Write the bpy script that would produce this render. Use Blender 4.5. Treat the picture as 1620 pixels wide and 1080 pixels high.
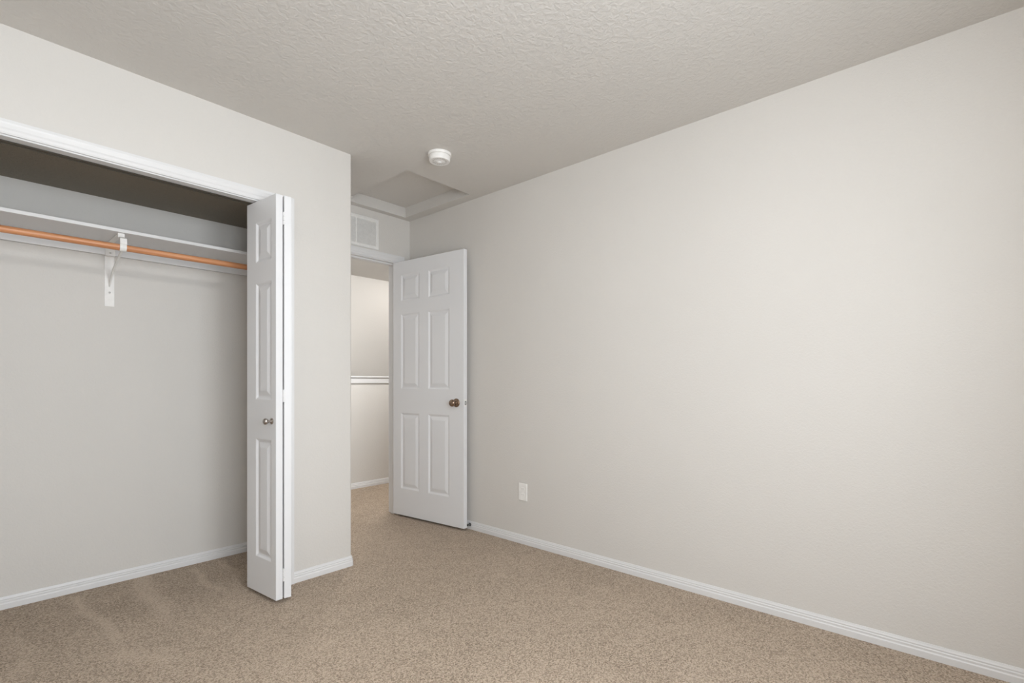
import bpy, bmesh, math, random
from mathutils import Vector, Matrix

random.seed(7)
for o in list(bpy.data.objects):
    bpy.data.objects.remove(o, do_unlink=True)
SC = bpy.context.scene
COL = SC.collection

# ------------------------------------------------------------------ camera
H_CAM = 1.09
cam_d = bpy.data.cameras.new("camera")
cam = bpy.data.objects.new("camera", cam_d)
COL.objects.link(cam)
cam.location = (0, 0, H_CAM)
cam.rotation_euler = (math.radians(90), 0, -math.atan2(0.7467, 0.6652))
cam_d.sensor_width = 36.0
cam_d.sensor_fit = 'HORIZONTAL'
cam_d.lens = 789.2 / 1620 * 36.0
cam_d.shift_x = 0.0
cam_d.shift_y = 64.0 / 1620
cam_d.clip_start = 0.02
cam_d.clip_end = 60
SC.camera = cam

# ------------------------------------------------------------------ world, light, exposure
W = bpy.data.worlds.new("sky")
SC.world = W
W.use_nodes = True
wn = W.node_tree
for n in list(wn.nodes):
    wn.nodes.remove(n)
sky = wn.nodes.new("ShaderNodeTexSky")
sky.sky_type = 'HOSEK_WILKIE'
sky.turbidity = 4
sky.sun_direction = (0.2, 0.7, 0.6)
bg = wn.nodes.new("ShaderNodeBackground")
bg.inputs["Strength"].default_value = 0.6
wo = wn.nodes.new("ShaderNodeOutputWorld")
wn.links.new(sky.outputs[0], bg.inputs[0])
wn.links.new(bg.outputs[0], wo.inputs[0])


def area_light(name, loc, rot, sx, sy, power, color):
    d = bpy.data.lights.new(name, 'AREA')
    d.shape = 'RECTANGLE'
    d.size, d.size_y = sx, sy
    d.energy = power
    d.color = color
    o = bpy.data.objects.new(name, d)
    COL.objects.link(o)
    o.location = loc
    o.rotation_euler = rot
    return o


# the bedroom's window is in the wall behind the camera
WIN_X0, WIN_X1, WIN_Z0, WIN_Z1 = -0.40, 1.30, 0.70, 2.00
BACK_Y = -0.62
area_light("window_daylight", ((WIN_X0 + WIN_X1) / 2, BACK_Y - 0.17, (WIN_Z0 + WIN_Z1) / 2),
           (math.radians(90), 0, 0), WIN_X1 - WIN_X0 - 0.08, WIN_Z1 - WIN_Z0 - 0.08, 88.0, (0.92, 0.985, 1.045))

SC.view_settings.view_transform = 'Standard'
SC.view_settings.look = 'None'
SC.view_settings.exposure = -0.04
SC.view_settings.gamma = 1.0
SC.view_settings.use_curve_mapping = False
SC.cycles.max_bounces = 14
SC.cycles.diffuse_bounces = 10
SC.cycles.sample_clamp_indirect = 4.0
SC.cycles.use_denoising = True


# ------------------------------------------------------------------ materials
def new_mat(name):
    m = bpy.data.materials.new(name)
    m.use_nodes = True
    nt = m.node_tree
    b = nt.nodes["Principled BSDF"]
    return m, nt, b


def obj_coords(nt):
    return nt.nodes.new("ShaderNodeTexCoord").outputs["Object"]


def noise(nt, vec, scale, detail=3, rough=0.5, dist=0.0):
    n = nt.nodes.new("ShaderNodeTexNoise")
    n.inputs["Scale"].default_value = scale
    n.inputs["Detail"].default_value = detail
    n.inputs["Roughness"].default_value = rough
    n.inputs["Distortion"].default_value = dist
    nt.links.new(vec, n.inputs["Vector"])
    return n.outputs["Fac"]


def ramp(nt, fac, stops):
    r = nt.nodes.new("ShaderNodeValToRGB")
    el = r.color_ramp.elements
    while len(el) < len(stops):
        el.new(0.5)
    for e, (p, c) in zip(el, stops):
        e.position = p
        e.color = (*c, 1) if len(c) == 3 else c
    nt.links.new(fac, r.inputs[0])
    return r.outputs[0]


def bump(nt, b, height, strength, distance):
    n = nt.nodes.new("ShaderNodeBump")
    n.inputs["Strength"].default_value = strength
    n.inputs["Distance"].default_value = distance
    nt.links.new(height, n.inputs["Height"])
    nt.links.new(n.outputs[0], b.inputs["Normal"])


def paint(name, col, rough, tex_scale, lo, hi, dist, strength=0.6, spec=0.3):
    """painted drywall: colour almost even, sprayed texture as relief"""
    m, nt, b = new_mat(name)
    v = obj_coords(nt)
    big = noise(nt, v, 1.3, 2)
    c = ramp(nt, big, [(0.3, tuple(x * 0.985 for x in col)), (0.7, tuple(min(1, x * 1.012) for x in col))])
    nt.links.new(c, b.inputs["Base Color"])
    b.inputs["Roughness"].default_value = rough
    b.inputs["Specular IOR Level"].default_value = spec
    n1 = noise(nt, v, tex_scale, 4, 0.55, 0.6)
    h = ramp(nt, n1, [(lo, (0, 0, 0)), (hi, (1, 1, 1))])
    bump(nt, b, h, strength, dist)
    return m


WALL_C = (0.64, 0.62, 0.592)
M_WALL = paint("greige_wall_paint", WALL_C, 0.62, 110, 0.35, 0.70, 0.0008)
M_CEIL = paint("greige_ceiling_paint", WALL_C, 0.75, 48, 0.37, 0.69, 0.0026, 0.52, 0.2)
M_CLOSET_CEIL = paint("taupe_shaded_closet_ceiling", (0.27, 0.245, 0.205), 0.85, 60, 0.38, 0.66, 0.003, 0.7, 0.1)  # darker than the room ceiling, partly closet shade put into the colour
M_TRIM = paint("white_trim_paint", (0.70, 0.70, 0.705), 0.38, 220, 0.4, 0.7, 0.0002, 0.4, 0.45)
M_DOOR = paint("white_door_paint", (0.735, 0.74, 0.755), 0.42, 240, 0.4, 0.7, 0.0002, 0.4, 0.4)


def plain(name, col, rough, metal=0.0, var=0.04, scale=40):
    m, nt, b = new_mat(name)
    v = obj_coords(nt)
    c = ramp(nt, noise(nt, v, scale, 3), [(0.3, tuple(x * (1 - var) for x in col)), (0.7, tuple(min(1, x * (1 + var)) for x in col))])
    nt.links.new(c, b.inputs["Base Color"])
    b.inputs["Roughness"].default_value = rough
    b.inputs["Metallic"].default_value = metal
    return m


M_PLASTIC = plain("white_plastic", (0.82, 0.81, 0.79), 0.4)
M_VENT = plain("white_enamel_metal", (0.79, 0.785, 0.77), 0.45)
M_DARKSLOT = plain("dark_slot", (0.03, 0.03, 0.03), 0.7)
M_BRONZE = plain("aged_bronze_metal", (0.30, 0.215, 0.16), 0.24, 1.0, 0.15, 60)
M_NICKEL = plain("satin_nickel_metal", (0.48, 0.44, 0.41), 0.24, 1.0, 0.06, 60)
M_STEEL = plain("steel_metal", (0.55, 0.55, 0.54), 0.3, 1.0)
M_GUN = plain("dull_dark_steel", (0.16, 0.165, 0.165), 0.4, 1.0)
M_RUBBER = plain("black_rubber", (0.02, 0.02, 0.02), 0.6)
M_TRACK = plain("dark_bronze_track", (0.07, 0.058, 0.04), 0.6, 0.0)
M_BRACKET = plain("white_coated_steel", (0.80, 0.79, 0.77), 0.4)


def wood_mat():
    m, nt, b = new_mat("orange_wood_dowel")
    v = obj_coords(nt)
    mp = nt.nodes.new("ShaderNodeMapping")
    mp.inputs["Scale"].default_value = (2.5, 60, 60)
    nt.links.new(v, mp.inputs[0])
    n1 = noise(nt, mp.outputs[0], 1.0, 4, 0.6, 0.4)
    c = ramp(nt, n1, [(0.3, (0.42, 0.17, 0.07)), (0.52, (0.60, 0.27, 0.125)), (0.75, (0.70, 0.35, 0.18))])
    nt.links.new(c, b.inputs["Base Color"])
    b.inputs["Roughness"].default_value = 0.42
    return m


M_WOOD = wood_mat()


def carpet_mat():
    m, nt, b = new_mat("beige_carpet")
    v = obj_coords(nt)
    vor = nt.nodes.new("ShaderNodeTexVoronoi")
    vor.inputs["Scale"].default_value = 210
    nt.links.new(v, vor.inputs["Vector"])
    n1 = noise(nt, v, 150, 3, 0.7)
    n2 = noise(nt, v, 9, 3, 0.6)
    n3 = noise(nt, v, 1.6, 2, 0.5)
    # per-tuft colour
    sep = nt.nodes.new("ShaderNodeSeparateColor")
    nt.links.new(vor.outputs["Color"], sep.inputs[0])
    mix = nt.nodes.new("ShaderNodeMath")
    mix.operation = 'MULTIPLY_ADD'
    nt.links.new(sep.outputs[0], mix.inputs[0])
    mix.inputs[1].default_value = 0.45
    nt.links.new(n1, mix.inputs[2])
    mix2 = nt.nodes.new("ShaderNodeMath")
    mix2.operation = 'MULTIPLY_ADD'
    nt.links.new(n2, mix2.inputs[0])
    mix2.inputs[1].default_value = 0.12
    nt.links.new(mix.outputs[0], mix2.inputs[2])
    mix3 = nt.nodes.new("ShaderNodeMath")
    mix3.operation = 'MULTIPLY_ADD'
    nt.links.new(n3, mix3.inputs[0])
    mix3.inputs[1].default_value = 0.20
    nt.links.new(mix2.outputs[0], mix3.inputs[2])
    # brushed nap: vacuum strokes left in the pile
    nap = nt.nodes.new("ShaderNodeAttribute")
    nap.attribute_name = "nap"
    mix4 = nt.nodes.new("ShaderNodeMath")
    mix4.operation = 'MULTIPLY_ADD'
    nt.links.new(nap.outputs["Fac"], mix4.inputs[0])
    mix4.inputs[1].default_value = 0.24
    nt.links.new(mix3.outputs[0], mix4.inputs[2])
    c = ramp(nt, mix4.outputs[0], [(0.50, (0.135, 0.093, 0.059)), (0.90, (0.420, 0.328, 0.244)), (1.0, (0.54, 0.435, 0.335))])
    nt.links.new(c, b.inputs["Base Color"])
    b.inputs["Roughness"].default_value = 0.95
    b.inputs["Specular IOR Level"].default_value = 0.1
    b.inputs["Sheen Weight"].default_value = 0.15
    hgt = nt.nodes.new("ShaderNodeMath")
    hgt.operation = 'SUBTRACT'
    nt.links.new(n1, hgt.inputs[0])
    nt.links.new(vor.outputs["Distance"], hgt.inputs[1])
    bump(nt, b, hgt.outputs[0], 0.7, 0.006)
    return m


M_CARPET = carpet_mat()


def glass_mat():
    m, nt, b = new_mat("window_glass")
    out = nt.nodes["Material Output"]
    t = nt.nodes.new("ShaderNodeBsdfTransparent")
    g = nt.nodes.new("ShaderNodeBsdfGlossy")
    g.inputs["Roughness"].default_value = 0.02
    mx = nt.nodes.new("ShaderNodeMixShader")
    mx.inputs[0].default_value = 0.06
    nt.links.new(t.outputs[0], mx.inputs[1])
    nt.links.new(g.outputs[0], mx.inputs[2])
    nt.links.new(mx.outputs[0], out.inputs[0])
    return m


M_GLASS = glass_mat()


def lamp_mat(name, strength, col):
    m, nt, b = new_mat(name)
    b.inputs["Base Color"].default_value = (0.9, 0.88, 0.84, 1)
    b.inputs["Emission Color"].default_value = (*col, 1)
    b.inputs["Emission Strength"].default_value = strength
    return m


# ------------------------------------------------------------------ mesh helpers
def box(bm, x0, x1, y0, y1, z0, z1):
    vs = [bm.verts.new(p) for p in ((x0, y0, z0), (x1, y0, z0), (x1, y1, z0), (x0, y1, z0),
                                    (x0, y0, z1), (x1, y0, z1), (x1, y1, z1), (x0, y1, z1))]
    for f in ((0, 3, 2, 1), (4, 5, 6, 7), (0, 1, 5, 4), (1, 2, 6, 5), (2, 3, 7, 6), (3, 0, 4, 7)):
        bm.faces.new([vs[i] for i in f])


def prism(bm, pts, z0, z1):
    """vertical prism over a CCW polygon"""
    a = [bm.verts.new((x, y, z0)) for x, y in pts]
    b = [bm.verts.new((x, y, z1)) for x, y in pts]
    n = len(pts)
    bm.faces.new(a[::-1])
    bm.faces.new(b)
    for i in range(n):
        j = (i + 1) % n
        bm.faces.new((a[i], a[j], b[j], b[i]))


def sweep(bm, path, prof, side=1):
    """sweep a profile (offset from the wall, height) along a mitred polyline of (x, y); offset goes to the right of travel * side"""
    n = len(path)
    rings = []
    for i, p in enumerate(path):
        p = Vector(p)
        d0 = (p - Vector(path[i - 1])).normalized() if i > 0 else None
        d1 = (Vector(path[i + 1]) - p).normalized() if i < n - 1 else None
        if d0 is None:
            d0 = d1
        if d1 is None:
            d1 = d0
        n0 = Vector((d0.y, -d0.x)) * side
        n1 = Vector((d1.y, -d1.x)) * side
        m = (n0 + n1)
        m = m / (1 + n0.dot(n1))
        rings.append([bm.verts.new((p.x + m.x * o, p.y + m.y * o, z)) for o, z in prof])
    k = len(prof)
    for r0, r1 in zip(rings, rings[1:]):
        for i in range(k):
            j = (i + 1) % k
            bm.faces.new((r0[i], r0[j], r1[j], r1[i]))
    bm.faces.new(rings[0])
    bm.faces.new(rings[-1][::-1])


def lathe(bm, prof, mat=None, seg=28):
    """revolve (r, h) about local Z; mat places it"""
    mat = mat or Matrix.Identity(4)
    rings = []
    for r, h in prof:
        if r < 1e-6:
            rings.append([bm.verts.new(mat @ Vector((0, 0, h)))])
        else:
            rings.append([bm.verts.new(mat @ Vector((r * math.cos(2 * math.pi * i / seg), r * math.sin(2 * math.pi * i / seg), h))) for i in range(seg)])
    for a, b in zip(rings, rings[1:]):
        for i in range(seg):
            j = (i + 1) % seg
            if len(a) == 1 and len(b) == 1:
                continue
            if len(a) == 1:
                bm.faces.new((a[0], b[i], b[j]))
            elif len(b) == 1:
                bm.faces.new((a[i], b[0], a[j]))
            else:
                bm.faces.new((a[i], b[i], b[j], a[j]))
    for r in (rings[0], rings[-1]):
        if len(r) > 1:
            bm.faces.new(r)


def tube(bm, pts, r, seg=12):
    pts = [Vector(p) for p in pts]
    rings = []
    for i, p in enumerate(pts):
        d = (pts[min(i + 1, len(pts) - 1)] - pts[max(i - 1, 0)]).normalized()
        u = d.orthogonal().normalized()
        if i:
            u = (pu - d * pu.dot(d)).normalized()
        pu = u
        v = d.cross(u)
        rings.append([bm.verts.new(p + (u * math.cos(2 * math.pi * k / seg) + v * math.sin(2 * math.pi * k / seg)) * r) for k in range(seg)])
    for a, b in zip(rings, rings[1:]):
        for k in range(seg):
            j = (k + 1) % seg
            bm.faces.new((a[k], a[j], b[j], b[k]))
    bm.faces.new(rings[0][::-1])
    bm.faces.new(rings[-1])


def obj(name, bm, mat, parent=None, bevel=0.0, smooth=False, segs=2):
    bmesh.ops.remove_doubles(bm, verts=bm.verts, dist=1e-6)
    bmesh.ops.recalc_face_normals(bm, faces=bm.faces)
    me = bpy.data.meshes.new(name)
    bm.to_mesh(me)
    bm.free()
    me.materials.append(mat)
    o = bpy.data.objects.new(name, me)
    COL.objects.link(o)
    if parent is not None:
        o.parent = parent
    if bevel > 0:
        md = o.modifiers.new("edge", 'BEVEL')
        md.width = bevel
        md.segments = segs
        md.limit_method = 'ANGLE'
        md.angle_limit = math.radians(40)
    if smooth:
        for p in me.polygons:
            p.use_smooth = True
        if hasattr(me, "set_sharp_from_angle"):
            me.set_sharp_from_angle(angle=math.radians(40))
    return o


def tag(o, label, cat, group=None, kind=None):
    o["label"] = label
    o["category"] = cat
    if group:
        o["group"] = group
    if kind:
        o["kind"] = kind
    return o


def empty(name, loc, rz=0.0):
    o = bpy.data.objects.new(name, None)
    o.empty_display_size = 0.05
    COL.objects.link(o)
    o.location = loc
    o.rotation_euler = (0, 0, rz)
    return o


def struct(name, bm, mat, label, cat, bevel=0.0, smooth=False):
    return tag(obj(name, bm, mat, None, bevel, smooth), label, cat, kind="structure")


# ------------------------------------------------------------------ dimensions
HC = 2.44                      # ceiling
RX = 2.566                     # right wall face
CY = 2.687                     # closet wall face
CYB = 2.767                    # rear of the closet's header
DY = 3.44                      # wall with the entry door
DYB = 3.56
LX = -0.80                     # left wall
CBY = 3.42                     # closet back wall
CRX = 1.42                     # closet's right side wall
AX = 1.583                     # outside corner of the closet block
OPX0, OPX1, OPZ = -0.40, 1.17, 2.02    # closet opening (finished)
CCZ = 2.079                    # closet ceiling
DX0, DX1, DZ = 1.668, 2.440, 2.066     # entry doorway (finished)
HFY = 5.70                     # far wall past the stair
HWY = 4.592                    # half wall of the landing
HX0, HX1 = 0.2, 5.0            # hall ends

# ------------------------------------------------------------------ floor (carpet) with brushed nap
STROKES = [((0.405, 3.33), (0.475, 2.62), 0.016, 1.0), ((0.685, 3.36), (0.662, 2.72), 0.040, 0.8),
           ((0.93, 3.32), (0.918, 2.85), 0.020, 0.8), ((1.085, 3.34), (1.080, 2.92), 0.020, 0.7),
           ((0.45, 2.50), (0.60, 2.27), 0.055, 0.55), ((0.18, 3.0), (0.20, 2.6), 0.03, 0.3),
           ((1.55, 0.66), (1.75, 0.60), 0.03, 0.5), ((1.95, 4.2), (2.30, 3.75), 0.04, 0.5)]


def nap_at(x, y):
    v = 0.0
    for (ax, ay), (bx, by), w, s in STROKES:
        dx, dy = bx - ax, by - ay
        t = max(0.0, min(1.0, ((x - ax) * dx + (y - ay) * dy) / (dx * dx + dy * dy)))
        wob = 0.012 * math.sin(t * 9 + ax * 20)
        d = math.hypot(x - ax - dx * t - wob, y - ay - dy * t)
        fade = min(1.0, 4 * (1 - t)) if t > 0.75 else 1.0
        v = max(v, s * (0.3 + 0.7 * fade) * math.exp(-(d / w) ** 2))
    # the closet's carpet is darker, ramping in behind the opening
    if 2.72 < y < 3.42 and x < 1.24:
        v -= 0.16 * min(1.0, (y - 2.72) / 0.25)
    return v


bm = bmesh.new()
step = 0.02
gx0, gx1, gy0, gy1 = LX - 0.05, RX + 0.05, BACK_Y - 0.05, 4.60
nx, ny = int((gx1 - gx0) / step), int((gy1 - gy0) / step)
lay = bm.verts.layers.float.new("nap")
grid = []
for j in range(ny + 1):
    row = []
    for i in range(nx + 1):
        x = gx0 + (gx1 - gx0) * i / nx
        y = gy0 + (gy1 - gy0) * j / ny
        v = bm.verts.new((x, y, 0))
        v[lay] = nap_at(x, y)
        row.append(v)
    grid.append(row)
for j in range(ny):
    for i in range(nx):
        bm.faces.new((grid[j][i], grid[j][i + 1], grid[j + 1][i + 1], grid[j + 1][i]))
# landing to the right of the doorway
for q in [((gx1, DYB - 0.05), (HX1, 4.60))]:
    (x0, y0), (x1, y1) = q
    bm.faces.new([bm.verts.new(p) for p in ((x0, y0, 0), (x1, y0, 0), (x1, y1, 0), (x0, y1, 0))])
struct("floor", bm, M_CARPET, "beige cut pile carpet over the whole floor with vacuum strokes", "carpet")

# ------------------------------------------------------------------ ceiling with attic hatch hole
HA = (1.932, 2.478, 2.620, 3.380)   # hatch hole x0 x1 y0 y1
bm = bmesh.new()
T = 0.08
X0, X1, Y0, Y1 = LX - 0.1, HX1, BACK_Y - 0.12, HFY + 0.1
box(bm, X0, HA[0], Y0, Y1, HC, HC + T)
box(bm, HA[1], X1, Y0, Y1, HC, HC + T)
box(bm, HA[0], HA[1], Y0, HA[2], HC, HC + T)
box(bm, HA[0], HA[1], HA[3], Y1, HC, HC + T)
struct("ceiling", bm, M_CEIL, "textured greige ceiling over bedroom and landing", "ceiling")
hatch = empty("attic_hatch", ((HA[0] + HA[1]) / 2, (HA[2] + HA[3]) / 2, HC + T))
tag(hatch, "square recessed attic access panel in the ceiling before the doorway", "hatch")
bm = bmesh.new()
box(bm, -0.30, 0.30, -0.41, 0.41, 0.0005, 0.0195)
obj("access_panel", bm, M_CEIL, hatch, 0.002)

# ------------------------------------------------------------------ walls
bm = bmesh.new()
box(bm, RX, RX + 0.115, BACK_Y - 0.12, DYB, 0, HC)
struct("wall_right", bm, M_WALL, "long bare greige wall to the right of the open door", "wall")

bm = bmesh.new()
box(bm, LX - 0.1, LX, BACK_Y - 0.12, CBY + 0.12, 0, HC)
struct("wall_left", bm, M_WALL, "greige side wall beside the closet", "wall")

bm = bmesh.new()
box(bm, LX, WIN_X0, BACK_Y - 0.12, BACK_Y, 0, HC)
box(bm, WIN_X1, RX, BACK_Y - 0.12, BACK_Y, 0, HC)
box(bm, WIN_X0, WIN_X1, BACK_Y - 0.12, BACK_Y, 0, WIN_Z0)
box(bm, WIN_X0, WIN_X1, BACK_Y - 0.12, BACK_Y, WIN_Z1, HC)
struct("wall_back", bm, M_WALL, "greige wall with the window, facing the closet", "wall")

# closet front wall, header and the block between closet and doorway (rounded outside corner)
bm = bmesh.new()
box(bm, LX, OPX0 - 0.018, CY, CYB, 0, HC)
box(bm, OPX0 - 0.018, OPX1 + 0.018, CY, CYB, OPZ + 0.018, HC)
r = 0.014
arc = [(AX - r + r * math.sin(a), CY + r - r * math.cos(a)) for a in [math.pi / 2 * k / 6 for k in range(7)]]
prism(bm, [(OPX1 + 0.018, CY)] + arc + [(AX, CBY), (CRX, CBY), (CRX, CYB), (OPX1 + 0.018, CYB)], 0, HC)
struct("wall_closet_front", bm, M_WALL, "greige wall around the closet opening with rounded outside corner", "wall", 0, True)

bm = bmesh.new()
box(bm, LX, AX, CBY, CBY + 0.12, 0, HC)
struct("wall_closet_back", bm, M_WALL, "greige wall at the rear of the closet", "wall")
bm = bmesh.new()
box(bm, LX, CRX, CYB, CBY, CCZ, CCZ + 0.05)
struct("ceiling_closet", bm, M_CLOSET_CEIL, "low textured ceiling inside the closet, colour darkened for shade", "ceiling")

bm = bmesh.new()
J = 0.018
box(bm, AX, DX0 - J, DY, DYB, 0, HC)
box(bm, DX1 + J, RX, DY, DYB, 0, HC)
box(bm, DX0 - J, DX1 + J, DY, DYB, DZ + J, HC)
struct("wall_entry", bm, M_WALL, "short greige wall with vent above the bedroom doorway", "wall")

# landing beyond the doorway
bm = bmesh.new()
box(bm, HX0 - 0.1, HX1 + 0.1, HFY, HFY + 0.1, 0, HC)
struct("wall_hall_far", bm, M_WALL, "lamp-lit greige wall across the stairwell, seen through the doorway", "wall")
bm = bmesh.new()
box(bm, HX0, HX1, HWY, HWY + 0.115, 0, 1.133)
struct("wall_hall_low", bm, M_WALL, "low half wall of the landing, seen through the doorway", "wall")
bm = bmesh.new()
box(bm, HX0 - 0.1, HX0, CBY + 0.12, HFY, 0, HC)
box(bm, HX1, HX1 + 0.1, DY, HFY, 0, HC)
box(bm, RX + 0.115, HX1, DY, DYB, 0, HC)
struct("wall_hall_ends", bm, M_WALL, "greige walls closing the landing on both ends", "wall")
bm = bmesh.new()
box(bm, HX0, HX1, HWY + 0.115, HFY, -0.02, 0.0)  # unseen slab, added so no light leaks in past the half wall
struct("floor_stair_seal", bm, M_CARPET, "unseen carpet slab added to close the stairwell against stray light", "carpet")

# half wall cap: rounded nose board and apron moulding
bm = bmesh.new()
box(bm, HX0, HX1, HWY - 0.024, HWY + 0.139, 1.1335, 1.149)
struct("trim_1", bm, M_TRIM, "white cap board along the top of the half wall", "trim", 0.006)
bm = bmesh.new()
sweep(bm, [(HX0, HWY - 0.0005), (HX1, HWY - 0.0005)],
      [(0, 1.076), (0.009, 1.076), (0.0105, 1.080), (0.0125, 1.110), (0.0125, 1.133), (0, 1.133)])
struct("trim_2", bm, M_TRIM, "white apron moulding under the half wall cap", "trim")

# ------------------------------------------------------------------ baseboards
BP = [(0, 0.0), (0.0130, 0.0), (0.0130, 0.025), (0.0100, 0.030), (0.0105, 0.038), (0.0070, 0.0415), (0.0080, 0.047),
      (0.0055, 0.052), (0.0035, 0.058), (0, 0.058)]
E5 = 0.0004


def base(name, path, label, side=1):
    bm = bmesh.new()
    sweep(bm, path, BP, side)
    return struct(name, bm, M_TRIM, label, "baseboard")


base("baseboard_right", [(RX - E5, BACK_Y + 0.014), (RX - E5, DY - 0.03)], "long white moulded baseboard along the right wall", -1)
ra = [(x + E5 * 0.7, y - E5 * 0.7) for x, y in arc]
base("baseboard_closet_front", [(OPX1 + 0.0605, CY - E5)] + ra + [(AX + E5, DY - 0.025)],
     "short white baseboard beside the closet wrapping the rounded corner", 1)
base("baseboard_closet_back", [(LX + 0.015, CBY - E5), (CRX - 0.0135, CBY - E5)], "white baseboard along the rear of the closet", 1)
base("baseboard_closet_side", [(CRX - E5, CBY - 0.001), (CRX - E5, CYB + 0.01)], "white baseboard on the closet's side wall", 1)
base("baseboard_hall", [(HX0 + 0.02, HWY - E5), (HX1 - 0.02, HWY - E5)], "white baseboard of the half wall, seen through the doorway", 1)
base("baseboard_back", [(LX + 0.015, BACK_Y + E5), (RX - 0.015, BACK_Y + E5)], "white baseboard under the window", -1)
base("baseboard_left", [(LX + E5, BACK_Y + 0.014), (LX + E5, CY - 0.002)], "white baseboard along the wall beside the closet", 1)


# ------------------------------------------------------------------ casings and jambs
CP = [(0, 0.0), (0, 0.008), (0.006, 0.011), (0.016, 0.0115), (0.022, 0.0145), (0.036, 0.0155), (0.042, 0.0175), (0.053, 0.0175), (0.053, 0.0)]


def casing(bm, x0, x1, z1, y, out):
    """three mitred sides round an opening, profile CP = (distance from the opening, thickness); out = -1 faces -Y"""
    path = [(x0, 0.0), (x0, z1), (x1, z1), (x1, 0.0)]
    nrm = [(-1, 0), (-1, 1), (1, 1), (1, 0)]
    rings = []
    for (px, pz), (nx_, nz_) in zip(path, nrm):
        rings.append([bm.verts.new((px + nx_ * d, y + out * t, pz + nz_ * d)) for d, t in CP])
    k = len(CP)
    for a, b in zip(rings, rings[1:]):
        for i in range(k):
            j = (i + 1) % k
            bm.faces.new((a[i], a[j], b[j], b[i]))
    bm.faces.new(rings[0])
    bm.faces.new(rings[-1])


bm = bmesh.new()
casing(bm, OPX0 - 0.006, OPX1 + 0.006, OPZ + 0.006, CY - E5, -1)
struct("trim_3", bm, M_TRIM, "white moulded casing framing the closet opening", "trim")
bm = bmesh.new()
box(bm, OPX0 - J, OPX1 + J, CY, CYB, OPZ, OPZ + J)
box(bm, OPX0 - J, OPX0, CY, CYB, 0, OPZ)
box(bm, OPX1, OPX1 + J, CY, CYB, 0, OPZ)
struct("trim_4", bm, M_TRIM, "white flat jamb lining the closet opening", "trim", 0.001)
bm = bmesh.new()
casing(bm, DX0 - 0.006, DX1 + 0.006, DZ + 0.006, DY - E5, -1)
struct("trim_5", bm, M_TRIM, "white moulded casing framing the bedroom doorway", "trim")
bm = bmesh.new()
casing(bm, DX0 - 0.006, DX1 + 0.006, DZ + 0.006, DYB + E5, 1)
struct("trim_6", bm, M_TRIM, "white moulded casing on the landing side of the doorway", "trim")
bm = bmesh.new()
box(bm, DX0 - J, DX1 + J, DY, DYB, DZ, DZ + J)
box(bm, DX0 - J, DX0, DY, DYB, 0, DZ)
box(bm, DX1, DX1 + J, DY, DYB, 0, DZ)
s0, s1 = DY + 0.039, DY + 0.074          # stop bead
box(bm, DX0, DX0 + 0.011, s0, s1, 0, DZ)
box(bm, DX1 - 0.011, DX1, s0, s1, 0, DZ)
box(bm, DX0 + 0.011, DX1 - 0.011, s0, s1, DZ - 0.011, DZ)
struct("trim_7", bm, M_TRIM, "white jamb and stop bead lining the bedroom doorway", "trim", 0.001)

# ------------------------------------------------------------------ moulded panel doors


def panel_slab(bm, w, h, t, panels, z0=0.0):
    """hollow-core moulded slab: x 0..w, y 0..t, z z0..z0+h; panels = (x0, x1, za, zb) sunk on both faces"""
    xs = sorted({0.0, w} | {p[0] for p in panels} | {p[1] for p in panels})
    zs = sorted({z0, z0 + h} | {p[2] for p in panels} | {p[3] for p in panels})
    rings = [(0.0, 0.0), (0.004, 0.0015), (0.012, 0.0075), (0.018, 0.0085), (0.022, 0.0075), (0.042, 0.0015), (0.046, 0.0008)]

    def inside(xc, zc):
        for p in panels:
            if p[0] < xc < p[1] and p[2] < zc < p[3]:
                return True
        return False

    for yb, sgn in ((0.0, 1), (t, -1)):
        for xa, xb in zip(xs, xs[1:]):
            for za, zb in zip(zs, zs[1:]):
                if inside((xa + xb) / 2, (za + zb) / 2):
                    continue
                bm.faces.new([bm.verts.new((x, yb, z)) for x, z in ((xa, za), (xb, za), (xb, zb), (xa, zb))])
        for p in panels:
            prev = None
            k = min(1.0, (p[1] - p[0]) / 2 * 0.8 / 0.046)
            for ins, dep in rings:
                ins *= k
                y = yb + sgn * dep
                cur = [bm.verts.new((x, y, z)) for x, z in ((p[0] + ins, p[2] + ins), (p[1] - ins, p[2] + ins), (p[1] - ins, p[3] - ins), (p[0] + ins, p[3] - ins))]
                if prev:
                    for i in range(4):
                        j = (i + 1) % 4
                        bm.faces.new((prev[i], prev[j], cur[j], cur[i]))
                prev = cur
            bm.faces.new(prev)
    # edges, split at the same stations so the shell welds
    for x in (0.0, w):
        for za, zb in zip(zs, zs[1:]):
            bm.faces.new([bm.verts.new(q) for q in ((x, 0, za), (x, t, za), (x, t, zb), (x, 0, zb))])
    for z in (z0, z0 + h):
        for xa, xb in zip(xs, xs[1:]):
            bm.faces.new([bm.verts.new(q) for q in ((xa, 0, z), (xb, 0, z), (xb, t, z), (xa, t, z))])


ROT_OUT = Matrix.Rotation(math.radians(90), 4, 'X')     # local +Z -> -Y
ROT_IN = Matrix.Rotation(math.radians(-90), 4, 'X')     # local +Z -> +Y

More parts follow.
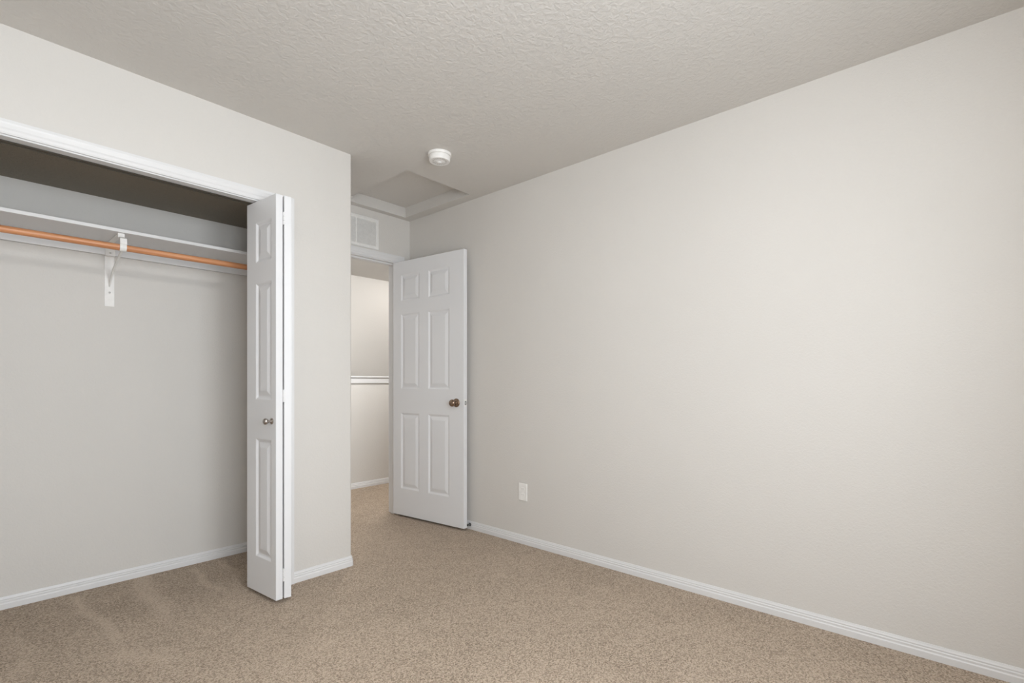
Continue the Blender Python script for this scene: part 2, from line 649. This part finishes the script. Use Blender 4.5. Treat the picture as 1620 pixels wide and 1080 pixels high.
# entry door, swung open almost against the right wall
HX, HY, FX, FY = 2.405, 3.446, 2.485, 2.684
ang = math.atan2(FY - HY, FX - HX)
door = empty("door_1", (HX, HY, 0), ang)
tag(door, "white six-panel bedroom door standing open against the right wall", "door", kind="structure")
DWID, DT = math.hypot(FX - HX, FY - HY), 0.035
PN = []
for x0, x1 in ((0.092, 0.303), (0.400, 0.622)):
    PN += [(x0, x1, 1.742, 1.955), (x0, x1, 1.034, 1.638), (x0, x1, 0.230, 0.842)]
bm = bmesh.new()
panel_slab(bm, DWID, 2.046, DT, PN, 0.017)
obj("door_slab", bm, M_DOOR, door, 0.0012, False, 1)
KU, KZ = 0.694, 0.936
KNOB = [(0, 0), (0.032, 0), (0.032, 0.004), (0.028, 0.008), (0.016, 0.010), (0.0115, 0.014), (0.0115, 0.026), (0.016, 0.030),
        (0.023, 0.035), (0.0265, 0.043), (0.0265, 0.049), (0.024, 0.056), (0.018, 0.061), (0.009, 0.0635), (0, 0.064)]
for yy, rot in ((-0.0002, ROT_OUT), (DT + 0.0002, ROT_IN)):
    bm = bmesh.new()
    lathe(bm, KNOB, Matrix.Translation((KU, yy, KZ)) @ rot)
    k = obj("door_knob", bm, M_BRONZE, door, 0, True)
    k["label"] = "round bronze door knob on its rosette"
bm = bmesh.new()
box(bm, DWID + 0.0002, DWID + 0.0016, DT / 2 - 0.0125, DT / 2 + 0.0125, KZ - 0.028, KZ + 0.028)
lp = obj("latch_plate", bm, M_BRACKET, door, 0.0005)
bm = bmesh.new()
box(bm, DWID + 0.0014, DWID + 0.0019, DT / 2 - 0.0085, DT / 2 + 0.007, KZ - 0.014, KZ + 0.014)
obj("bolt_hole", bm, M_GUN, lp)
bm = bmesh.new()
prism(bm, [(DWID + 0.0016, DT / 2 - 0.006), (DWID + 0.006, DT / 2 - 0.006), (DWID + 0.012, DT / 2 + 0.006), (DWID + 0.0016, DT / 2 + 0.006)], KZ - 0.007, KZ + 0.007)
lb = obj("latch_bolt", bm, M_STEEL, lp, 0.0006)
lb["label"] = "steel latch bolt in the door edge"
for hz in (0.22, 1.03, 1.86):
    bm = bmesh.new()
    lathe(bm, [(0, -0.045), (0.0055, -0.045), (0.0055, 0.045), (0, 0.045)], Matrix.Translation((-0.006, DT + 0.004, hz)), 14)
    box(bm, -0.0018, -0.0002, 0.004, DT + 0.002, hz - 0.044, hz + 0.044)
    hg = obj("hinge", bm, M_BRONZE, door, 0, True)

# closet bifold pair, folded open at the right jamb
bif = empty("door_2", (1.10, 2.63, 0))
tag(bif, "white folded bifold closet door standing open at the closet's right jamb", "door", kind="structure")
BH, BT = 1.990, 0.034
BP_ = [(0.092, 0.247, 1.697, 1.902), (0.092, 0.247, 1.000, 1.592), (0.092, 0.247, 0.202, 0.803)]


def leaf(hx, hy, fx, fy, panels):
    e = empty("door_leaf_pose", (0, 0, 0))
    a = math.atan2(fy - hy, fx - hx)
    m = Matrix.Translation((hx - 1.10, hy - 2.63, 0)) @ Matrix.Rotation(a, 4, 'Z')
    bpy.data.objects.remove(e)
    return m, math.hypot(fx - hx, fy - hy)


mA, wA = leaf(1.0255, 2.768, 1.0515, 2.479, BP_)
bm = bmesh.new()
panel_slab(bm, wA, BH, BT, BP_, 0.021)
leafA = obj("door_leaf", bm, M_DOOR, bif, 0.0012, False, 1)
leafA.matrix_local = mA
bm = bmesh.new()
KN2 = [(0, 0), (0.0155, 0), (0.0155, 0.003), (0.011, 0.006), (0.0065, 0.010), (0.0065, 0.018), (0.010, 0.021), (0.0145, 0.026), (0.016, 0.032), (0.0145, 0.038), (0.009, 0.042), (0, 0.0435)]
lathe(bm, KN2, Matrix.Translation((0.252, -0.0002, 0.897)) @ ROT_OUT, 24)
k2 = obj("door_knob", bm, M_NICKEL, leafA, 0, True)
k2["label"] = "small satin nickel knob on the folding leaf"
mB, wB = leaf(1.1180, 2.768, 1.0915, 2.479, BP_)
PB = [(0.043, 0.198, a, b) for _, _, a, b in BP_]
bm = bmesh.new()
panel_slab(bm, wB, BH, BT, BP_, 0.021)
leafB = obj("door_leaf", bm, M_DOOR, bif, 0.0012, False, 1)
leafB.matrix_local = mB
for hz in (1.897, 1.022, 0.139):
    bm = bmesh.new()
    xg, yg = 1.0886 - 1.10, 2.4795 - 2.63
    for q in range(3):
        za = hz - 0.031 + q * 0.021
        lathe(bm, [(0, za), (0.0044, za), (0.0044, za + 0.0195), (0, za + 0.0195)], Matrix.Translation((xg, yg - 0.001, 0)), 14)
    box(bm, xg - 0.0022, xg - 0.0008, yg, yg + 0.022, hz - 0.031, hz + 0.031)
    box(bm, xg + 0.0008, xg + 0.0022, yg, yg + 0.022, hz - 0.031, hz + 0.031)
    obj("hinge", bm, M_TRIM, bif, 0, True)
# overhead track the leaves hang from
bm = bmesh.new()
box(bm, OPX0 + 0.004, OPX1 - 0.004, 2.733, 2.735, OPZ - 0.004, OPZ - 0.0004)
box(bm, OPX0 + 0.004, OPX1 - 0.004, 2.763, 2.765, OPZ - 0.004, OPZ - 0.0004)
box(bm, OPX0 + 0.004, OPX1 - 0.004, 2.733, 2.765, OPZ - 0.0016, OPZ - 0.0004)
struct("trim_8", bm, M_TRACK, "dark metal bifold track under the closet head", "track")

# ------------------------------------------------------------------ closet shelf, rod, bracket
SY0, SZ0, SZ1 = 3.118, 1.838, 1.856
sh = empty("closet_shelf", (0.2, CBY, SZ0))
tag(sh, "long white closet shelf board above the wooden hanging rod", "shelf")
bm = bmesh.new()
box(bm, LX + 0.002 - 0.2, CRX - 0.001 - 0.2, SY0 - CBY, -0.001, 0, SZ1 - SZ0)
obj("board", bm, M_TRIM, sh, 0.0025)
bm = bmesh.new()
box(bm, LX + 0.002 - 0.2, CRX - 0.001 - 0.2, -0.0185, -0.0005, 1.771 - SZ0, -0.0005)
obj("cleat", bm, M_TRIM, sh, 0.002)
bm = bmesh.new()
box(bm, CRX - 0.019 - 0.2, CRX - 0.0005 - 0.2, SY0 + 0.01 - CBY, -0.019, 1.771 - SZ0, -0.0005)
obj("side_cleat", bm, M_TRIM, sh, 0.002)

RYC, RZC, RR = 3.105, 1.757, 0.0160
rod = empty("hanging_rod", (0.2, RYC, RZC))
tag(rod, "round orange-brown wooden hanging rod under the closet shelf", "rod")
bm = bmesh.new()
tube(bm, [(LX + 0.004 - 0.2 + (CRX - 0.004 - LX - 0.004) * i / 8, 0, -0.004 + 0.010 * i / 8) for i in range(9)], RR, 28)
obj("pole", bm, M_WOOD, rod, 0, True)

bx = 0.566
br = empty("rod_bracket", (bx, CBY, 1.498))
tag(br, "white steel shelf and rod bracket with curved brace in the closet", "bracket")
zz = lambda z: z - 1.498
yy = lambda y: y - CBY
bm = bmesh.new()
box(bm, -0.021, 0.021, -0.0225, -0.0195, 0.268, 0.3385)      # upper tab lies over the cleat
box(bm, -0.021, 0.021, -0.0225, -0.0005, 0.2685, 0.2715)
box(bm, -0.021, 0.021, -0.0036, -0.0005, 0, 0.2700)
wp = obj("wall_plate", bm, M_BRACKET, br, 0.001)
for sz in (0.075, 0.285):
    bm = bmesh.new()
    ys = -0.0038 if sz < 0.2 else -0.0227
    lathe(bm, [(0.0048, 0), (0.0048, 0.0008), (0.003, 0.002), (0, 0.0024)], Matrix.Translation((0, ys, sz)) @ ROT_OUT, 14)
    obj("screw", bm, M_STEEL, wp, 0, True)
# arm under the shelf
bm = bmesh.new()
box(bm, -0.0125, 0.0125, yy(3.1345), -0.0225, zz(SZ0) - 0.0032, zz(SZ0) - 0.0006)
obj("arm", bm, M_BRACKET, br, 0.0008)
# hook: flat strap down in front of the rod and curled under it
bm = bmesh.new()
pts = [(yy(3.136), zz(1.8365)), (yy(3.134), zz(1.816)), (yy(3.128), zz(1.810)), (yy(3.094), zz(1.807)), (yy(3.0845), zz(1.801)), (yy(3.0825), zz(1.776))]
zr = zz(RZC) + 0.003
for k in range(0, 13):
    a = math.radians(150 + 180 * k / 12 + 0)
    pts.append((yy(RYC) + math.cos(a) * 0.0195, zr + math.sin(a) * 0.0195))
hw = 0.0135
prev = None
for i, (py, pz) in enumerate(pts):
    p0 = pts[max(0, i - 1)]
    p1 = pts[min(len(pts) - 1, i + 1)]
    d = Vector((p1[0] - p0[0], p1[1] - p0[1])).normalized()
    nrm = Vector((-d.y, d.x)) * 0.0014
    ring = [bm.verts.new(q) for q in ((-hw, py - nrm.x, pz - nrm.y), (hw, py - nrm.x, pz - nrm.y), (hw, py + nrm.x, pz + nrm.y), (-hw, py + nrm.x, pz + nrm.y))]
    if prev:
        for a_ in range(4):
            b_ = (a_ + 1) % 4
            bm.faces.new((prev[a_], prev[b_], ring[b_], ring[a_]))
    else:
        bm.faces.new(ring)
    prev = ring
bm.faces.new(prev)
obj("hook", bm, M_BRACKET, br, 0, True)
# brace: channel strap bowing from the plate's foot up to the hook
bm = bmesh.new()
P0, P1, P2, P3 = Vector((-0.004, 0.105)), Vector((-0.05, 0.170)), Vector((-0.17, 0.205)), Vector((yy(RYC) + 0.014, zr - 0.0165))
prev = None
for i in range(25):
    t = i / 24
    c = P0 * (1 - t) ** 3 + P1 * 3 * t * (1 - t) ** 2 + P2 * 3 * t * t * (1 - t) + P3 * t ** 3
    d = (-3 * P0 * (1 - t) ** 2 + P1 * (3 * (1 - t) ** 2 - 6 * t * (1 - t)) + P2 * (6 * t * (1 - t) - 3 * t * t) + 3 * P3 * t * t).normalized()
    nrm = Vector((-d.y, d.x))
    w = 0.0036 + 0.0026 * min(1, t * 2.2)
    cs = [(-w, -0.0045), (-w + 0.002, 0.001), (w - 0.002, 0.001), (w, -0.0045), (w - 0.0012, -0.0045), (w - 0.003, -0.0012), (-w + 0.003, -0.0012), (-w + 0.0012, -0.0045)]
    ring = [bm.verts.new((u, c.x + nrm.x * q, c.y + nrm.y * q)) for u, q in cs]
    if prev:
        for a_ in range(8):
            b_ = (a_ + 1) % 8
            bm.faces.new((prev[a_], prev[b_], ring[b_], ring[a_]))
    else:
        bm.faces.new(ring)
    prev = ring
bm.faces.new(prev)
obj("brace", bm, M_BRACKET, br, 0, True)

# ------------------------------------------------------------------ smoke detector
sd = empty("smoke_detector", (1.921, 2.286, HC))
tag(sd, "round white smoke detector on the ceiling near the attic hatch", "smoke detector")
bm = bmesh.new()
lathe(bm, [(0, -0.0005), (0.069, -0.0005), (0.069, -0.012), (0.067, -0.015), (0, -0.015)], None, 48)
obj("mounting_base", bm, M_PLASTIC, sd, 0, True)
bm = bmesh.new()
lathe(bm, [(0, -0.015), (0.060, -0.015), (0.0625, -0.018), (0.062, -0.040), (0.058, -0.046), (0.050, -0.048), (0.046, -0.0465), (0.030, -0.0465), (0.026, -0.049), (0, -0.050)], None, 48)
cv = obj("cover", bm, M_PLASTIC, sd, 0, True)
bm = bmesh.new()
for k in range(20):
    a = 2 * math.pi * k / 20
    m = Matrix.Rotation(a, 4, 'Z')
    vs = [bm.verts.new(m @ Vector(q)) for q in ((0.033, -0.0016, -0.0467), (0.044, -0.0016, -0.0467), (0.044, 0.0016, -0.0467), (0.033, 0.0016, -0.0467),
                                               (0.033, -0.0016, -0.0462), (0.044, -0.0016, -0.0462), (0.044, 0.0016, -0.0462), (0.033, 0.0016, -0.0462))]
    for f in ((0, 3, 2, 1), (4, 5, 6, 7), (0, 1, 5, 4), (1, 2, 6, 5), (2, 3, 7, 6), (3, 0, 4, 7)):
        bm.faces.new([vs[i] for i in f])
obj("vent_slots", bm, plain("grey_grille", (0.35, 0.34, 0.33), 0.6), cv)
bm = bmesh.new()
lathe(bm, [(0, -0.0495), (0.012, -0.0495), (0.012, -0.0525), (0.010, -0.054), (0, -0.0545)], None, 24)
obj("test_button", bm, M_PLASTIC, cv, 0, True)

# ------------------------------------------------------------------ return air grille over the door
VX0, VX1, VZ0, VZ1 = 1.860, 2.262, 2.138, 2.381
vt = empty("air_vent", ((VX0 + VX1) / 2, DY, (VZ0 + VZ1) / 2))
tag(vt, "white louvred return air grille on the wall above the doorway", "vent")
hwid, hh, bd = (VX1 - VX0) / 2, (VZ1 - VZ0) / 2, 0.026
bm = bmesh.new()
fr = [(0, 0.0005), (0, 0.003), (0.004, 0.007), (bd - 0.004, 0.008), (bd, 0.005), (bd, 0.0005)]
rings = []
for sx, sz in ((-1, -1), (1, -1), (1, 1), (-1, 1)):
    rings.append([bm.verts.new((sx * (hwid - d), -t, sz * (hh - d))) for d, t in fr])
for i in range(4):
    a, b = rings[i], rings[(i + 1) % 4]
    for k in range(len(fr)):
        j = (k + 1) % len(fr)
        bm.faces.new((a[k], a[j], b[j], b[k]))
obj("frame", bm, M_VENT, vt)
bm = bmesh.new()
box(bm, -0.006, 0.006, -0.0075, -0.001, -hh + bd, hh - bd)
obj("mullion", bm, M_VENT, vt, 0.0008)
nsl = 22
for k in range(nsl):
    z = -hh + bd + (2 * (hh - bd)) * (k + 0.5) / nsl
    bm = bmesh.new()
    vs = [(-0.0062, z - 0.0050), (-0.0052, z - 0.0052), (-0.0008, z + 0.0042), (-0.0018, z + 0.0044)]
    a = [bm.verts.new((-hwid + bd, y, q)) for y, q in vs]
    b = [bm.verts.new((hwid - bd, y, q)) for y, q in vs]
    for i in range(4):
        j = (i + 1) % 4
        bm.faces.new((a[i], a[j], b[j], b[i]))
    bm.faces.new(a)
    bm.faces.new(b)
    obj("louver", bm, M_VENT, vt)
bm = bmesh.new()
box(bm, -hwid + 0.01, hwid - 0.01, -0.0007, -0.0003, -hh + 0.01, hh - 0.01)
obj("backing", bm, plain("grey_filter", (0.42, 0.41, 0.395), 0.8), vt)

# ------------------------------------------------------------------ wall outlet
oy, oz = 2.184, 0.348
ot = empty("wall_outlet", (RX, oy, oz))
tag(ot, "white electrical outlet plate low on the right wall past the door", "outlet")
bm = bmesh.new()
box(bm, -0.0065, -0.0004, -0.037, 0.037, -0.058, 0.058)
obj("cover_plate", bm, M_PLASTIC, ot, 0.003, False, 3)
for zo in (-0.0195, 0.0195):
    bm = bmesh.new()
    pts = []
    for k in range(24):
        a = 2 * math.pi * k / 24
        pts.append((0.0165 * math.cos(a), max(-0.0125, min(0.0125, 0.0165 * math.sin(a)))))
    a = [bm.verts.new((-0.0064, y, z + zo)) for y, z in pts]
    b = [bm.verts.new((-0.0076, y, z + zo)) for y, z in pts]
    bm.faces.new(a)
    bm.faces.new(b)
    for i in range(24):
        j = (i + 1) % 24
        bm.faces.new((a[i], a[j], b[j], b[i]))
    rc = obj("receptacle", bm, M_PLASTIC, ot)
    bm = bmesh.new()
    box(bm, -0.0078, -0.0075, -0.0068, -0.0054, zo - 0.001, zo + 0.006)
    box(bm, -0.0078, -0.0075, 0.0054, 0.0068, zo - 0.001, zo + 0.005)
    obj("slots", bm, plain("grey_slot", (0.25, 0.25, 0.24), 0.6), rc)
bm = bmesh.new()
lathe(bm, [(0.003, 0), (0.003, 0.0006), (0, 0.0012)], Matrix.Translation((-0.0064, 0, 0)) @ Matrix.Rotation(math.radians(-90), 4, 'Y'), 14)
obj("screw", bm, M_PLASTIC, ot, 0, True)

# ------------------------------------------------------------------ door stop on the baseboard
ds = empty("door_stop", (RX - 0.013, 2.690, 0.036))
tag(ds, "small metal door stop on the baseboard behind the open door", "door stop")
RX90 = Matrix.Rotation(math.radians(-90), 4, 'Y')
bm = bmesh.new()
lathe(bm, [(0, 0.0005), (0.012, 0.0005), (0.012, 0.003), (0.006, 0.006), (0.0042, 0.010), (0.0042, 0.022), (0, 0.022)], RX90, 20)
obj("post", bm, M_GUN, ds, 0, True)
bm = bmesh.new()
lathe(bm, [(0, 0.022), (0.0078, 0.022), (0.0078, 0.030), (0.006, 0.033), (0, 0.034)], RX90, 20)
obj("tip", bm, M_RUBBER, ds, 0, True)

# ------------------------------------------------------------------ window behind the camera
wf = empty("window_1", ((WIN_X0 + WIN_X1) / 2, BACK_Y - 0.06, WIN_Z0))
tag(wf, "white framed bedroom window opposite the closet", "window", kind="structure")
ww, wh = (WIN_X1 - WIN_X0) / 2, WIN_Z1 - WIN_Z0
bm = bmesh.new()
fwid = 0.045
box(bm, -ww, ww, -0.03, 0.03, 0, fwid)
box(bm, -ww, ww, -0.03, 0.03, wh - fwid, wh)
box(bm, -ww, -ww + fwid, -0.03, 0.03, fwid, wh - fwid)
box(bm, ww - fwid, ww, -0.03, 0.03, fwid, wh - fwid)
box(bm, -0.025, 0.025, -0.02, 0.02, fwid, wh - fwid)
obj("window_frame", bm, M_TRIM, wf, 0.003)
for a, b in ((-ww + fwid, -0.025), (0.025, ww - fwid)):
    bm = bmesh.new()
    box(bm, a, b, -0.003, 0.003, fwid, wh - fwid)
    obj("pane", bm, M_GLASS, wf)

# ------------------------------------------------------------------ ceiling lamps
def ceiling_lamp(x, y, label, strength, col, rad=0.135, drop=0.075):
    hl = empty("ceiling_lamp", (x, y, HC))
    tag(hl, label, "lamp")
    bm = bmesh.new()
    lathe(bm, [(0, -0.0005), (rad + 0.015, -0.0005), (rad + 0.015, -0.02), (rad + 0.005, -0.025), (0, -0.025)], None, 36)
    obj("lamp_base", bm, M_PLASTIC, hl, 0, True)
    bm = bmesh.new()
    lathe(bm, [(rad, -0.025)] + [(rad * math.cos(a), -0.025 - drop * math.sin(a)) for a in [math.pi / 2 * k / 8 for k in range(1, 8)]] + [(0, -0.025 - drop)], None, 36)
    obj("lamp_shade", bm, lamp_mat("lit_lamp_glass", strength, col), hl, 0, True)


ceiling_lamp(3.95, 5.15, "round flush ceiling lamp over the stairwell", 20, (1.0, 0.96, 0.92))
hl = empty("ceiling_lamp", (2.62, 3.78, HC))  # added lamp, hidden from view, lifts the half wall and landing
tag(hl, "unseen globe lamp added to brighten the landing", "lamp")
bm = bmesh.new()
lathe(bm, [(0, -0.0005), (0.07, -0.0005), (0.07, -0.012), (0.03, -0.02), (0.03, -0.024), (0, -0.024)], None, 28)
obj("lamp_base", bm, M_PLASTIC, hl, 0, True)
bm = bmesh.new()
lathe(bm, [(0, -0.02)] + [(0.105 * math.sin(a), -0.125 + 0.105 * math.cos(a)) for a in [math.pi * k / 16 for k in range(1, 16)]] + [(0, -0.23)], None, 36)
obj("lamp_shade", bm, lamp_mat("lit_lamp_glass", 215, (0.98, 0.98, 0.97)), hl, 0, True)
ceiling_lamp(0.70, 0.45, "round flush ceiling lamp in the middle of the bedroom ceiling", 56, (0.99, 0.975, 0.95), 0.18, 0.12)
